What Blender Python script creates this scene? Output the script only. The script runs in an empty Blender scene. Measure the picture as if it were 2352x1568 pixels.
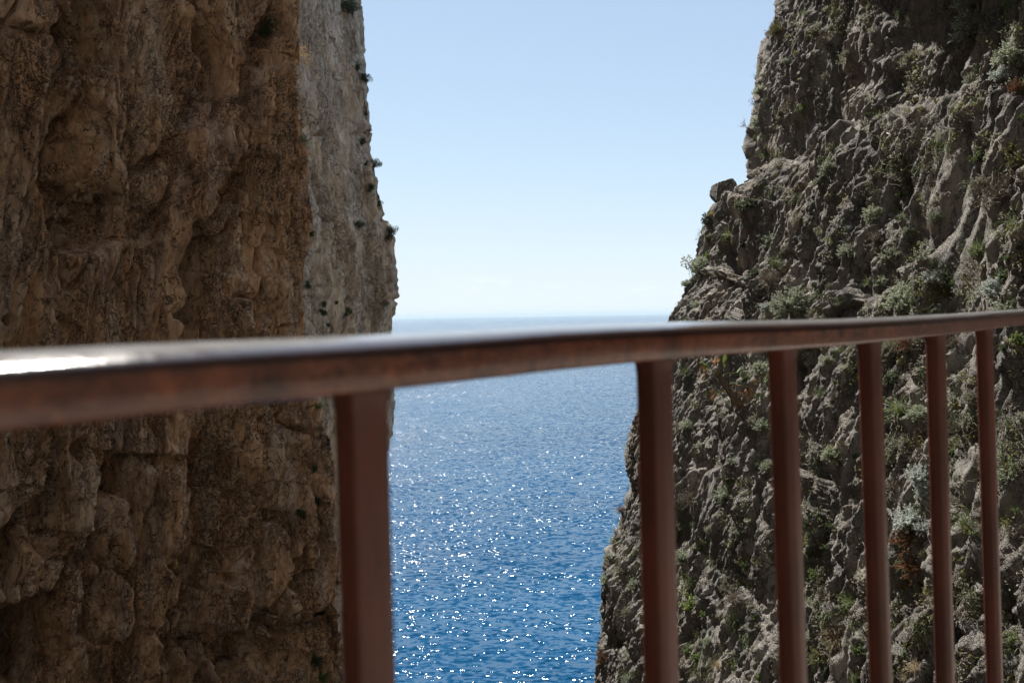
import bpy, math, random
import numpy as np
from mathutils import Vector, Matrix, Euler
from mathutils.bvhtree import BVHTree

# ------------------------------------------------------------------ scene, camera
sc = bpy.context.scene
C = sc.collection
R = math.radians
EYE_DROP = 60.0            # eye height over the sea; the eye is the origin
F = 1829.0                 # focal length in units of a 2352 px wide frame

PITCH, ROLL = R(1.88), R(0.92)
cam_d = bpy.data.cameras.new('camera')
cam = bpy.data.objects.new('camera', cam_d)
C.objects.link(cam)
cam_d.sensor_width = 36.0
cam_d.lens = 36.0 * F / 2352.0
cam_d.clip_start = 0.02
cam_d.clip_end = 200000.0
CM = Matrix.Rotation(R(90) - PITCH, 4, 'X') @ Matrix.Rotation(-ROLL, 4, 'Z')
cam.matrix_world = CM
cam_d.dof.use_dof = True
cam_d.dof.focus_distance = 26.0
cam_d.dof.aperture_fstop = 7.6
sc.camera = cam
M3 = np.array(CM.to_3x3())

def ray(x, y):
    v = M3 @ np.array([(x - 1176.0) / F, -(y - 784.0) / F, -1.0])
    return v
def at(x, y, Y):                      # the point at forward distance Y seen at (x, y)
    v = ray(x, y)
    return v * (Y / v[1])
def project(P):
    q = P @ M3                        # camera space (inverse of a rotation)
    w = np.maximum(-q[..., 2], 1e-6)
    return 1176.0 + F * q[..., 0] / w, 784.0 - F * q[..., 1] / w, -q[..., 2]

# ------------------------------------------------------------------ noise
def _hash(ix, iy, iz, k):
    h = (ix.astype(np.uint32) * np.uint32(374761393) + iy.astype(np.uint32) * np.uint32(668265263)
         + iz.astype(np.uint32) * np.uint32(2147483647) + np.uint32((k * 974711) & 0xffffffff))
    h = (h ^ (h >> np.uint32(13))) * np.uint32(1274126177)
    h = h ^ (h >> np.uint32(16))
    h = h * np.uint32(2246822519)
    h = h ^ (h >> np.uint32(15))
    return h
def _h01(ix, iy, iz, k):
    return _hash(ix, iy, iz, k).astype(np.float32) / np.float32(4294967295.0)
GR = np.array([[1,1,0],[-1,1,0],[1,-1,0],[-1,-1,0],[1,0,1],[-1,0,1],[1,0,-1],[-1,0,-1],
               [0,1,1],[0,-1,1],[0,1,-1],[0,-1,-1],[1,1,0],[-1,1,0],[0,-1,1],[0,-1,-1]], np.float32)
def perlin(p, k=0):
    p = p.astype(np.float32)
    i = np.floor(p).astype(np.int64)
    f = p - i
    w = f * f * f * (f * (f * 6 - 15) + 10)
    out = 0
    for dx in (0, 1):
        wx = w[..., 0] if dx else 1 - w[..., 0]
        for dy in (0, 1):
            wy = w[..., 1] if dy else 1 - w[..., 1]
            for dz in (0, 1):
                wz = w[..., 2] if dz else 1 - w[..., 2]
                g = GR[_hash(i[..., 0] + dx, i[..., 1] + dy, i[..., 2] + dz, k) & np.uint32(15)]
                out = out + wx * wy * wz * (g[..., 0] * (f[..., 0] - dx) + g[..., 1] * (f[..., 1] - dy) + g[..., 2] * (f[..., 2] - dz))
    return out
def fbm(p, o=4, k=0, gain=.5, lac=2.03):
    a, s, t = 1.0, 0, 0
    for n in range(o):
        s = s + a * perlin(p * (lac ** n), k + n * 17); t += a; a *= gain
    return s / t * 1.6
def ridged(p, o=3, k=0, gain=.5):
    a, s, t = 1.0, 0, 0
    for n in range(o):
        s = s + a * (1 - 2.2 * np.abs(perlin(p * (2.07 ** n), k + n * 13))); t += a; a *= gain
    return s / t
def billow(p, o=3, k=0, gain=.5):
    return -ridged(p, o, k, gain)
def worley(p, k=0, jit=.95):
    p = p.astype(np.float32)
    i = np.floor(p).astype(np.int64)
    f1 = np.full(p.shape[:-1], 9, np.float32); f2 = f1.copy(); idv = np.zeros_like(f1)
    for dx in (-1, 0, 1):
        for dy in (-1, 0, 1):
            for dz in (-1, 0, 1):
                cx, cy, cz = i[..., 0] + dx, i[..., 1] + dy, i[..., 2] + dz
                d = ((cx + .5 + jit * (_h01(cx, cy, cz, k) - .5) - p[..., 0]) ** 2
                     + (cy + .5 + jit * (_h01(cx, cy, cz, k + 5) - .5) - p[..., 1]) ** 2
                     + (cz + .5 + jit * (_h01(cx, cy, cz, k + 9) - .5) - p[..., 2]) ** 2)
                d = np.sqrt(d)
                new = d < f1
                f2 = np.where(new, f1, np.minimum(f2, d))
                idv = np.where(new, _h01(cx, cy, cz, k + 3), idv)
                f1 = np.where(new, d, f1)
    return f1, f2, idv
def sst(a, b, x):
    t = np.clip((x - a) / (b - a), 0, 1)
    return t * t * (3 - 2 * t)

# ------------------------------------------------------------------ object helpers
def tag(o, label=None, cat=None, group=None, kind=None):
    if label: o['label'] = label
    if cat: o['category'] = cat
    if group: o['group'] = group
    if kind: o['kind'] = kind
    return o
def link(name, me, mats=(), parent=None):
    o = bpy.data.objects.new(name, me)
    C.objects.link(o)
    for m in mats: me.materials.append(m)
    if parent is not None: o.parent = parent
    return o
def empty(name, loc=(0, 0, 0)):
    o = bpy.data.objects.new(name, None)
    o.empty_display_size = .1
    o.location = loc
    C.objects.link(o)
    return o
def grid_mesh(name, P, smooth=True, flip=False):
    n, m = P.shape[:2]
    me = bpy.data.meshes.new(name)
    me.vertices.add(n * m)
    me.vertices.foreach_set('co', P.reshape(-1).astype(np.float32))
    a = (np.arange(n - 1)[:, None] * m + np.arange(m - 1)[None, :])
    q = np.stack([a, a + 1, a + m + 1, a + m], -1).reshape(-1, 4)
    if flip: q = q[:, ::-1]
    k = len(q)
    me.loops.add(k * 4)
    me.loops.foreach_set('vertex_index', q.reshape(-1).astype(np.int32))
    me.polygons.add(k)
    me.polygons.foreach_set('loop_start', (np.arange(k) * 4).astype(np.int32))
    me.update(calc_edges=True)
    if smooth:
        me.polygons.foreach_set('use_smooth', np.ones(k, bool))
    me.validate()
    return me
class MB:                              # collects pieces into one mesh
    def __init__(s): s.v = []; s.f = []; s.m = []; s.n = 0
    def add(s, v, f, mi=0):
        v = np.asarray(v, float).reshape(-1, 3)
        s.v.append(v)
        s.f += [tuple(int(i) + s.n for i in q) for q in f]
        s.m += [mi] * len(f)
        s.n += len(v)
    def tube(s, pts, rad, sides=3, mi=0, cap=False):
        pts = np.asarray(pts, float); n = len(pts)
        rad = np.broadcast_to(np.asarray(rad, float), (n,))
        tn = np.gradient(pts, axis=0); tn /= np.linalg.norm(tn, axis=1, keepdims=True) + 1e-12
        up = np.where(np.abs(tn[:, 2:3]) < .9, np.array([[0, 0, 1.]]), np.array([[1., 0, 0]]))
        b = np.cross(tn, up); b /= np.linalg.norm(b, axis=1, keepdims=True) + 1e-12
        c = np.cross(b, tn)
        an = np.arange(sides) / sides * 2 * math.pi
        v = pts[:, None] + rad[:, None, None] * (np.cos(an)[None, :, None] * b[:, None] + np.sin(an)[None, :, None] * c[:, None])
        f = []
        for i in range(n - 1):
            for j in range(sides):
                k = (j + 1) % sides
                f.append((i * sides + j, i * sides + k, (i + 1) * sides + k, (i + 1) * sides + j))
        if cap:
            f.append(tuple(range(sides))[::-1]); f.append(tuple((n - 1) * sides + j for j in range(sides)))
        s.add(v.reshape(-1, 3), f, mi)
    def leaf(s, p, d, nrm, L, W, mi=0, bend=.15):
        d = d / (np.linalg.norm(d) + 1e-9)
        b = np.cross(d, nrm); b /= (np.linalg.norm(b) + 1e-9)
        u = np.cross(b, d)
        v = [p, p + d * L * .35 + b * W * .5 + u * bend * L * .2, p + d * L * .72 + b * W * .38 + u * bend * L * .1,
             p + d * L - u * bend * L * .3, p + d * L * .72 - b * W * .38 + u * bend * L * .1, p + d * L * .35 - b * W * .5 + u * bend * L * .2]
        s.add(v, [(0, 1, 2, 3), (0, 3, 4, 5)], mi)
    def blade(s, pts, W, mi=0):
        pts = np.asarray(pts); n = len(pts)
        tn = np.gradient(pts, axis=0)
        b = np.cross(tn, [0.13, .21, 1.0]); b /= np.linalg.norm(b, axis=1, keepdims=True) + 1e-9
        w = W * np.array([.7, 1, .9, .6, .08]) if n == 5 else W * np.linspace(1, .05, n)
        v = np.concatenate([pts + b * w[:, None] / 2, pts - b * w[:, None] / 2])
        s.add(v, [(i, i + 1, n + i + 1, n + i) for i in range(n - 1)], mi)
    def mesh(s, name, mats, smooth=False):
        me = bpy.data.meshes.new(name)
        me.from_pydata(np.concatenate(s.v).tolist() if s.v else [], [], s.f)
        for m in mats: me.materials.append(m)
        if len(mats) > 1: me.polygons.foreach_set('material_index', np.array(s.m, np.int32))
        if smooth: me.polygons.foreach_set('use_smooth', np.ones(len(me.polygons), bool))
        me.update()
        return me

# ------------------------------------------------------------------ materials
class NT:
    def __init__(s, name, world=None):
        s.mat = world or bpy.data.materials.new(name)
        s.mat.use_nodes = True
        s.t = s.mat.node_tree
        s.t.nodes.clear()
    def n(s, typ, **kw):
        nd = s.t.nodes.new(typ)
        ins = kw.pop('ins', {})
        for k, v in kw.items(): setattr(nd, k, v)
        for k, v in ins.items():
            if hasattr(v, 'is_output') or isinstance(v, bpy.types.NodeSocket): s.t.links.new(v, nd.inputs[k])
            else: nd.inputs[k].default_value = v
        return nd
    def noise(s, vec, scale, detail=4, rough=.55, dist=0):
        return s.n('ShaderNodeTexNoise', ins={'Vector': vec, 'Scale': scale, 'Detail': detail, 'Roughness': rough, 'Distortion': dist}).outputs['Fac']
    def ramp(s, fac, *stops):
        nd = s.n('ShaderNodeValToRGB', ins={'Fac': fac})
        el = nd.color_ramp.elements
        while len(el) < len(stops): el.new(.5)
        for e, (p, c) in zip(el, stops):
            e.position = p; e.color = (c, c, c, 1) if isinstance(c, (int, float)) else (*c, 1)
        return nd.outputs['Color']
    def mix(s, fac, a, b, mode='MIX'):
        nd = s.n('ShaderNodeMix', data_type='RGBA', blend_type=mode)
        for i, v in ((0, fac), (6, a), (7, b)):
            if isinstance(v, bpy.types.NodeSocket): s.t.links.new(v, nd.inputs[i])
            else: nd.inputs[i].default_value = v if i == 0 else (*v, 1)
        return nd.outputs[2]
    def math(s, op, a, b=0.0, clamp=False):
        nd = s.n('ShaderNodeMath', operation=op, use_clamp=clamp)
        for i, v in ((0, a), (1, b)):
            if isinstance(v, bpy.types.NodeSocket): s.t.links.new(v, nd.inputs[i])
            else: nd.inputs[i].default_value = v
        return nd.outputs[0]
    def mapping(s, vec, scale, loc=(0, 0, 0), rot=(0, 0, 0)):
        return s.n('ShaderNodeMapping', ins={'Vector': vec, 'Scale': scale, 'Location': loc, 'Rotation': rot}).outputs[0]
    def pos(s): return s.n('ShaderNodeNewGeometry').outputs['Position']
    def bump(s, h, strength, dist, normal=None):
        ins = {'Height': h, 'Strength': strength, 'Distance': dist}
        if normal is not None: ins['Normal'] = normal
        return s.n('ShaderNodeBump', ins=ins).outputs[0]
    def out(s, sh, vol=None):
        o = s.n('ShaderNodeOutputMaterial')
        if sh is not None: s.t.links.new(sh, o.inputs['Surface'])
        if vol is not None: s.t.links.new(vol, o.inputs['Volume'])
        return s.mat
    def principled(s, **ins):
        ins = {k.replace('_', ' '): v for k, v in ins.items()}
        return s.n('ShaderNodeBsdfPrincipled', ins=ins).outputs[0]

def rock(name, base, second, streak, dark, rust, fs=1.0, crack=.6, streak_amt=.55, rust_amt=.35, dark_amt=.5, bump=1.0):
    t = NT(name)
    p = t.pos()
    pv = t.mapping(p, (1, 1, .16))
    pm = t.mapping(p, (1, 1, .5))
    c = t.mix(t.ramp(t.noise(pm, .35 * fs, 4, .6), (.38, 0), (.62, 1)), base, second)
    c = t.mix(t.math('MULTIPLY', t.ramp(t.noise(t.mapping(p, (1, 1, .09)), 1.5 * fs, 6, .65, .3), (.47, 0), (.6, 1)), streak_amt), c, streak)
    c = t.mix(t.math('MULTIPLY', t.ramp(t.noise(pv, .42 * fs, 5, .65, .6), (.55, 0), (.72, 1)), rust_amt), c, rust)
    c = t.mix(t.math('MULTIPLY', t.ramp(t.noise(pm, 1.1 * fs, 6, .7, .3), (.52, 0), (.7, 1)), dark_amt), c, dark)
    c = t.mix(t.math('MULTIPLY', t.ramp(t.noise(t.mapping(p, (1, 1, .07), loc=(4, 2, 9)), 1.9 * fs, 6, .68, .25), (.56, 0), (.66, 1)), dark_amt * .9), c, tuple(.45 * a + .55 * b for a, b in zip(dark, second)))
    # fine mottling
    c = t.mix(.5, c, t.ramp(t.noise(t.mapping(p, (1, 1, .33)), 5 * fs, 7, .7), (.30, .30), (.70, .90)), 'OVERLAY')
    c = t.mix(t.math('MULTIPLY', t.ramp(t.noise(pm, 3.2 * fs, 8, .72, .5), (.56, 0), (.66, 1)), .5 * dark_amt + .15), c, dark)
    # cracks between small blocks
    wn = t.n('ShaderNodeTexNoise', ins={'Vector': p, 'Scale': 1.6 * fs, 'Detail': 5, 'Roughness': .65}).outputs['Color']
    wv = t.n('ShaderNodeVectorMath', operation='MULTIPLY_ADD', ins={0: wn, 1: (1.1 / fs, 1.1 / fs, .9 / fs), 2: t.mapping(p, (1, 1, .55))}).outputs[0]
    v1 = t.n('ShaderNodeTexVoronoi', feature='DISTANCE_TO_EDGE', ins={'Vector': wv, 'Scale': 2.4 * fs}).outputs['Distance']
    v2 = t.n('ShaderNodeTexVoronoi', feature='DISTANCE_TO_EDGE', ins={'Vector': wv, 'Scale': 6.5 * fs}).outputs['Distance']
    cm = t.ramp(t.noise(pm, .7 * fs, 5, .7), (.44, 0), (.56, 1))
    cm2 = t.ramp(t.noise(pm, 1.7 * fs, 5, .7), (.45, 0), (.58, 1))
    cr1 = t.math('MULTIPLY', t.ramp(v1, (0, 1), (.05, 0)), cm2)
    cr2 = t.math('MULTIPLY', t.ramp(v2, (0, 1), (.10, 0)), cm)
    crk = t.math('MULTIPLY', t.math('MAXIMUM', cr1, t.math('MULTIPLY', cr2, .85)), crack)
    c = t.mix(crk, c, (dark[0] * .4, dark[1] * .4, dark[2] * .4))   # dirt in the cracks, darkened further to paint the shade the bump lacks
    n1 = t.noise(pm, 12 * fs, 8, .75)
    n2 = t.noise(p, 40 * fs, 5, .7)
    h = t.math('SUBTRACT', t.math('ADD', n1, t.math('MULTIPLY', n2, .3)), t.math('MULTIPLY', crk, 1.2))
    nr = t.bump(h, 1.0 * bump, .11 / fs)
    return t.out(t.principled(Base_Color=c, Roughness=.92, Normal=nr, Specular_IOR_Level=.25))

M_left = rock('ochre_rock', (.70, .44, .265), (.54, .325, .19), (.68, .54, .44), (.06, .044, .032), (.36, .165, .06), 1.1, 1.0, .6, .55, .75, .9)
M_far = rock('pale_grey_rock', (.66, .54, .42), (.47, .375, .285), (.76, .67, .56), (.12, .10, .085), (.40, .25, .14), .55, .6, .9, .6, .65, 1.0)
M_right = rock('grey_rock', (.435, .40, .355), (.34, .322, .295), (.25, .242, .23), (.11, .106, .10), (.36, .24, .14), 1.5, .6, .5, .4, .6, 1.1)

def leaf_mat(name, col, var, trans=.35):
    t = NT(name)
    rnd = t.n('ShaderNodeObjectInfo').outputs['Random']
    n = t.noise(t.pos(), 14, 2)
    c = t.mix(t.ramp(n, (.3, 0), (.7, 1)), col, var)
    hs = t.n('ShaderNodeHueSaturation', ins={'Color': c, 'Hue': .5, 'Saturation': 1.0,
        'Value': t.math('ADD', .78, t.math('MULTIPLY', rnd, .44))}).outputs[0]
    d = t.principled(Base_Color=hs, Roughness=.6, Specular_IOR_Level=.3)
    tr = t.n('ShaderNodeBsdfTranslucent', ins={'Color': hs}).outputs[0]
    m = t.n('ShaderNodeMixShader', ins={0: trans, 1: d, 2: tr}).outputs[0]
    return t.out(m)
LM = {
 'sage': leaf_mat('sage_leaf', (.33, .37, .26), (.45, .48, .37)),
 'silver': leaf_mat('silver_leaf', (.42, .47, .43), (.58, .62, .58)),
 'dull': leaf_mat('dull_sage_leaf', (.24, .24, .17), (.36, .35, .27)),
 'green': leaf_mat('green_leaf', (.08, .12, .035), (.17, .22, .075), .4),
 'bright': leaf_mat('bright_green_leaf', (.14, .21, .05), (.25, .32, .10), .45),
 'dark': leaf_mat('dark_green_leaf', (.045, .07, .03), (.085, .115, .05), .3),
 'yellow': leaf_mat('yellow_leaf', (.30, .28, .05), (.42, .30, .05), .45),
 'dry': leaf_mat('dry_twig', (.27, .23, .185), (.40, .35, .29), .2),
 'tan': leaf_mat('tan_grass_blade', (.34, .26, .15), (.46, .38, .25), .4),
 'gold': leaf_mat('golden_grass_blade', (.55, .33, .12), (.6, .42, .2), .5),
 'rust': leaf_mat('rust_leaf', (.22, .11, .06), (.32, .17, .09), .35),
 'grass': leaf_mat('green_grass_blade', (.11, .15, .05), (.22, .26, .12), .4),
 'olive': leaf_mat('olive_leaf', (.15, .15, .05), (.22, .21, .08), .4),
 'palm': leaf_mat('palm_leaf', (.09, .15, .03), (.20, .25, .06), .4),
 'palmdry': leaf_mat('dead_palm_leaf', (.38, .17, .05), (.45, .28, .12), .4),
 'stem': leaf_mat('woody_stem', (.12, .09, .065), (.2, .16, .12), .0),
 'palewood': leaf_mat('bleached_wood', (.42, .38, .33), (.55, .5, .45), .0),
}

# ------------------------------------------------------------------ cliffs
def interp_path(cols, z, s):
    """cols: list of (x(z) array fn, y(z) array fn); s sample positions in column index units -> P[z, s, 3]"""
    X = np.stack([c[0](z) for c in cols], 1); Y = np.stack([c[1](z) for c in cols], 1)
    k = np.arange(len(cols))
    i = np.clip(np.floor(s).astype(int), 0, len(cols) - 2); f = s - i
    P = np.zeros((len(z), len(s), 3))
    # rounded corners: blend of linear and smoothed sample
    def lin(A, s):
        i = np.clip(np.floor(s).astype(int), 0, len(cols) - 2); f = np.clip(s - i, 0, 1)
        return A[:, i] * (1 - f) + A[:, i + 1] * f
    acc = 0
    for ds, w in ((-.05, .25), (0, .5), (.05, .25)):
        ss = np.clip(s + ds, 0, len(cols) - 1)
        acc = acc + w * np.stack([lin(X, ss), lin(Y, ss)], -1)
    P[..., :2] = acc
    P[..., 2] = z[:, None]
    return P
def const(v): return lambda z: np.full_like(z, v)
def edge_fn(pts, Y):
    q = np.array([at(x, y, Y) for x, y in pts])
    o = np.argsort(q[:, 2])
    q = q[o]
    return lambda z: np.interp(z, q[:, 2], q[:, 0])
def zrows(lo, hi, step, bottom, top, cstep):
    a = np.arange(lo, hi, step)
    def tail(start, end, sg):
        out = []; zc = start; st = step
        while (zc < end) if sg > 0 else (zc > end):
            st = min(st * 1.25, cstep); zc += sg * st; out.append(zc)
        return out
    return np.array(tail(lo, bottom, -1)[::-1] + list(a) + tail(hi, top, 1))
def samples(spec):                      # [(k0, k1, n), ...]
    out = []
    for a, b, n in spec: out += list(np.linspace(a, b, n, endpoint=False))
    return np.array(out + [spec[-1][1]])
def normals(P, sign):
    du = np.gradient(P, axis=1); dv = np.gradient(P, axis=0)
    n = np.cross(du, dv); n /= np.linalg.norm(n, axis=-1, keepdims=True) + 1e-9
    return n * sign
def hollow(d, U, V, front, cx, cy, rx, ry, dep, sharp=1.6, nz=None):
    r = ((U - cx) / rx) ** 2 + ((V - cy) / ry) ** 2
    if nz is not None: r = r * (1 + .5 * nz)
    return d - front * dep * np.clip(1 - r, 0, 1) ** (1 / sharp)
def step(d, U, V, front, pts, width, dep, side=1, jit=None, proud=0.0):
    """rock drops back by dep just right (side=1) of the polyline and recovers over width; also juts out by proud on the other side"""
    if jit is not None: U = U + jit[0]; V = V + jit[1]
    best = np.full(U.shape, 1e9); sg = np.zeros(U.shape)
    for (x0, y0), (x1, y1) in zip(pts[:-1], pts[1:]):
        L2 = (x1 - x0) ** 2 + (y1 - y0) ** 2
        t = np.clip(((U - x0) * (x1 - x0) + (V - y0) * (y1 - y0)) / L2, 0, 1)
        dd = np.hypot(U - x0 - t * (x1 - x0), V - y0 - t * (y1 - y0))
        cr = (x1 - x0) * (V - y0) - (y1 - y0) * (U - x0)
        new = dd < best
        best = np.where(new, dd, best); sg = np.where(new, np.sign(cr), sg)
    # fade at the two ends
    e = np.minimum(np.hypot(U - pts[0][0], V - pts[0][1]), np.hypot(U - pts[-1][0], V - pts[-1][1]))
    ef = sst(0, width * .35, e)
    right = (sg * side < 0)
    a = np.where(right, -dep * np.clip(1 - best / width, 0, 1) ** 1.2, proud * np.clip(1 - best / width, 0, 1))
    return d + front * a * ef

def finish_silhouette(P, s, kedge, span, side, pts, Y, zlo, zhi, smooth_rows):
    """pull the seaward edge so that its outline follows the surveyed profile pts"""
    sel = np.where(np.abs(s - kedge) < span)[0]
    fn = edge_fn(pts, Y)
    z = P[:, :, 2]
    u = P[:, sel, 0] / P[:, sel, 1]
    j = (np.argmin(u, 1) if side < 0 else np.argmax(u, 1))
    rows = np.arange(P.shape[0])
    cur = u[rows, j]; yy = P[rows, sel[j], 1]; zz = P[rows, sel[j], 2]
    # target: same screen height => scale z to depth Y
    tgt = fn(zz / yy * Y) / Y
    dx = (tgt - cur) * yy
    k = np.ones(2 * smooth_rows + 1) / (2 * smooth_rows + 1)
    dx = np.convolve(np.pad(dx, smooth_rows, mode='edge'), k, 'valid')
    w = np.exp(-((s - kedge) / (span * .8)) ** 2)
    P[:, :, 0] += dx[:, None] * w[None, :]
    return P

# ---- near left cliff: ochre, in shade
E_near0 = [(690, -400), (689, 0), (686, 80), (690, 135), (676, 190), (694, 288), (711, 376), (703, 433), (722, 498), (706, 557),
          (698, 633), (696, 763), (728, 900), (740, 945), (765, 1010), (766, 1150), (776, 1300), (786, 1450), (793, 1568), (830, 2000)]
D_near = 28.0
y_ = np.arange(-400, 2001, 12.0)
E_near = [(float(np.interp(q, [b for a, b in E_near0], [a for a, b in E_near0]) + 9 * fbm(np.array([[q / 70., 3.3, 0]]), 4, 61)[0]), float(q)) for q in y_]
z = zrows(-14.5, 13.2, .04, -62, 23, 1.6)
s = samples([(0, 1, 20), (1, 2, 14), (2, 3, 14), (3, 4, 40), (4, 5, 400), (5, 6, 60), (6, 8, 10)])
en = edge_fn(E_near, D_near)
cols = [(const(14), const(-30)), (const(-10), const(-26)), (const(-16), const(-8)), (const(-14.6), const(10)), (lambda z: -13.0 + .02 * z, const(17.0)),
        (en, const(D_near)), (lambda z: en(z) - 2.0, const(31.5)), (lambda z: en(z) - 7, const(34.0)), (lambda z: en(z) - 14, const(35.0))]
P = interp_path(cols, z, s)
N = normals(P, 1); N = N if N[len(z) // 2, 240, 0] > 0 else -N
U, V, W = project(P)
front = (P[..., 1] > 8) * 1.4
pz = lambda k: P * np.array([1, 1, k])
j1 = (fbm(P / .9, 3, 71) * 14, fbm(P / .9, 3, 72) * 14)
j2 = (fbm(P / .9, 3, 71) * 7, fbm(P / .9, 3, 72) * 7)
nz = fbm(P / 1.0, 4, 81)
warp = np.stack([fbm(pz(.4) / 2.5, 2, 5), fbm(pz(.4) / 2.5, 2, 6), fbm(P / 2.5, 2, 7)], -1)
d = .6 * fbm(pz(.16) / 3.6, 3, 1)
crumb = sst(.12, .42, fbm(pz(.4) / 2.2, 3, 33))
H = np.zeros(U.shape)
for a in [(205, 490, 105, 95, .9), (190, 350, 85, 130, .55), (200, 90, 95, 75, .85), (245, 20, 40, 60, .7), (470, 640, 60, 90, .9), (455, 720, 55, 40, .9), (490, 560, 50, 70, .6),
          (530, 1180, 80, 190, .85), (500, 1330, 70, 110, .7), (80, 1500, 90, 140, .8), (20, 1290, 60, 80, .7), (130, 1180, 60, 110, .5),
          (600, 1520, 120, 50, .6), (495, 150, 32, 70, .45), (690, 1330, 22, 60, .4), (620, 560, 40, 90, .3), (590, 190, 30, 100, .35),
          (620, 90, 45, 70, .6), (575, 400, 40, 60, .35)]:
    H = hollow(H, U + j1[0], V + 2.2 * j1[1], front, *a, sharp=1.15, nz=nz)
def cleft(d, pts, w, dep, lft=.3):
    Uj, Vj = U + 1.3 * j2[0], V + 1.3 * j2[1]
    best = np.full(U.shape, 1e9); sg = np.ones(U.shape)
    for (x0, y0), (x1, y1) in zip(pts[:-1], pts[1:]):
        t_ = np.clip(((Uj - x0) * (x1 - x0) + (Vj - y0) * (y1 - y0)) / ((x1 - x0) ** 2 + (y1 - y0) ** 2), 0, 1)
        dd = np.hypot(Uj - x0 - t_ * (x1 - x0), Vj - y0 - t_ * (y1 - y0))
        cr = (x1 - x0) * (Vj - y0) - (y1 - y0) * (Uj - x0)
        new = dd < best
        best = np.where(new, dd, best); sg = np.where(new, np.sign(cr), sg)
    ww = np.where(sg < 0, w, w * lft)
    e = np.minimum(np.hypot(U - pts[0][0], V - pts[0][1]), np.hypot(U - pts[-1][0], V - pts[-1][1]))
    return d - (front > 0) * dep * np.exp(-(best / ww) ** 2) * sst(0, 40, e) * (.75 + .6 * nz)
CL = np.zeros(U.shape)
for pts, w_, dp_ in [([(520, 420), (511, 493), (482, 587), (452, 647), (444, 687), (436, 720), (448, 790)], 30, 2.0),
        ([(508, 440), (476, 511), (455, 595), (425, 690)], 11, .7),
        ([(133, 130), (110, 213), (106, 300), (95, 383), (94, 411), (111, 503), (130, 536), (151, 555), (205, 578), (255, 568)], 24, 1.3),
        ([(175, -20), (150, 20), (118, 83), (133, 125), (175, 143)], 26, 1.3),
        ([(240, -30), (215, 20), (190, 60)], 18, 1.2),
        ([(516, -30), (516, 25), (523, 65), (546, 143), (553, 180), (543, 270), (538, 313), (530, 380)], 14, .8),
        ([(458, -30), (458, 25), (473, 83), (478, 113), (461, 173), (445, 230)], 14, .8),
        ([(590, 170), (600, 300), (640, 420)], 10, .5), ([(300, 250), (330, 400), (335, 560), (360, 720)], 9, .45),
        ([(112, 563), (122, 633), (127, 700), (140, 790)], 14, .8),
        ([(469, 1000), (456, 1055), (461, 1160), (475, 1230), (470, 1320), (430, 1390), (427, 1500), (415, 1620)], 42, 2.0),
        ([(500, 1190), (525, 1130), (560, 1090)], 24, 1.1), ([(520, 1330), (505, 1420), (470, 1500)], 26, 1.1),
        ([(125, 1040), (120, 1070), (95, 1130), (24, 1219), (-60, 1290)], 26, 1.4),
        ([(200, 1260), (165, 1323), (133, 1392), (95, 1462), (85, 1600)], 28, 1.5),
        ([(314, 1059), (309, 1163), (290, 1230), (262, 1300), (240, 1420)], 13, .8),
        ([(281, 1307), (307, 1360), (309, 1420), (285, 1540), (275, 1640)], 15, .9),
        ([(250, 1040), (238, 1150), (215, 1260)], 11, .6), ([(390, 1300), (425, 1340), (395, 1440), (380, 1600)], 14, .8),
        ([(640, 1180), (610, 1260), (590, 1360)], 10, .5), ([(720, 1290), (690, 1340), (680, 1400)], 14, .9),
        ([(530, 1490), (612, 1470), (628, 1436), (663, 1470), (780, 1405)], 26, 1.3)]:
    CL = cleft(CL, pts, w_, dp_)
H = H * 1.25 + CL
crumb = np.clip(np.maximum(crumb * .7, np.clip(-H * 1.4, 0, 1)) + .55 * sst(930, 1150, V) * sst(-.25, .15, fbm(pz(.3) / 1.6, 3, 34)), 0, 1)
H = H * 1.15
d = d + H
for pts, w, dep, pr in [
    ([(133, -40), (133, 25), (115, 83), (133, 125), (175, 143)], 120, .55, .15),
    ([(133, 150), (110, 213), (108, 300), (95, 383), (94, 411), (111, 503), (130, 536), (151, 555), (205, 578), (251, 568)][::1], 150, .55, .2),
    ([(112, 563), (122, 633), (127, 700), (135, 790)], 80, .4, .12),
    ([(458, -30), (458, 25), (473, 83), (478, 113), (461, 173), (440, 230)], 70, .5, .2),
    ([(516, -30), (516, 25), (523, 65), (546, 143), (553, 180), (543, 270), (538, 313), (530, 380)], 90, .55, .2),
    ([(530, 420), (522, 436), (511, 493), (482, 587), (452, 647), (444, 687), (436, 706)], 150, 1.0, .3),
    ([(506, 422), (476, 511), (455, 595), (430, 690)], 26, .18, .1),
    ([(436, 706), (446, 736), (447, 800)], 90, .7, .2),
    ([(469, 1017), (456, 1055), (461, 1160), (469, 1211), (445, 1300), (430, 1390), (427, 1476), (425, 1600)], 190, .8, .3),
    ([(120, 1030), (120, 1070), (95, 1130), (24, 1219), (-40, 1290)], 120, .5, .15),
    ([(190, 1270), (165, 1323), (133, 1392), (100, 1452), (110, 1560)], 80, -.0, .0),
    ([(314, 1059), (309, 1163), (290, 1230), (262, 1300)], 60, .3, .12),
    ([(281, 1307), (305, 1360), (307, 1420), (280, 1540), (275, 1620)], 80, .5, .25),
    ([(660, 150), (690, 250)], 40, .2, .05),
    ([(250, 1040), (238, 1150), (215, 1260)], 60, .3, .12),
    ([(390, 1300), (420, 1340), (420, 1440)], 50, .35, .15),
]:
    d = step(d, U, V, front, pts, w, dep, 1, j2, pr)
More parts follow.
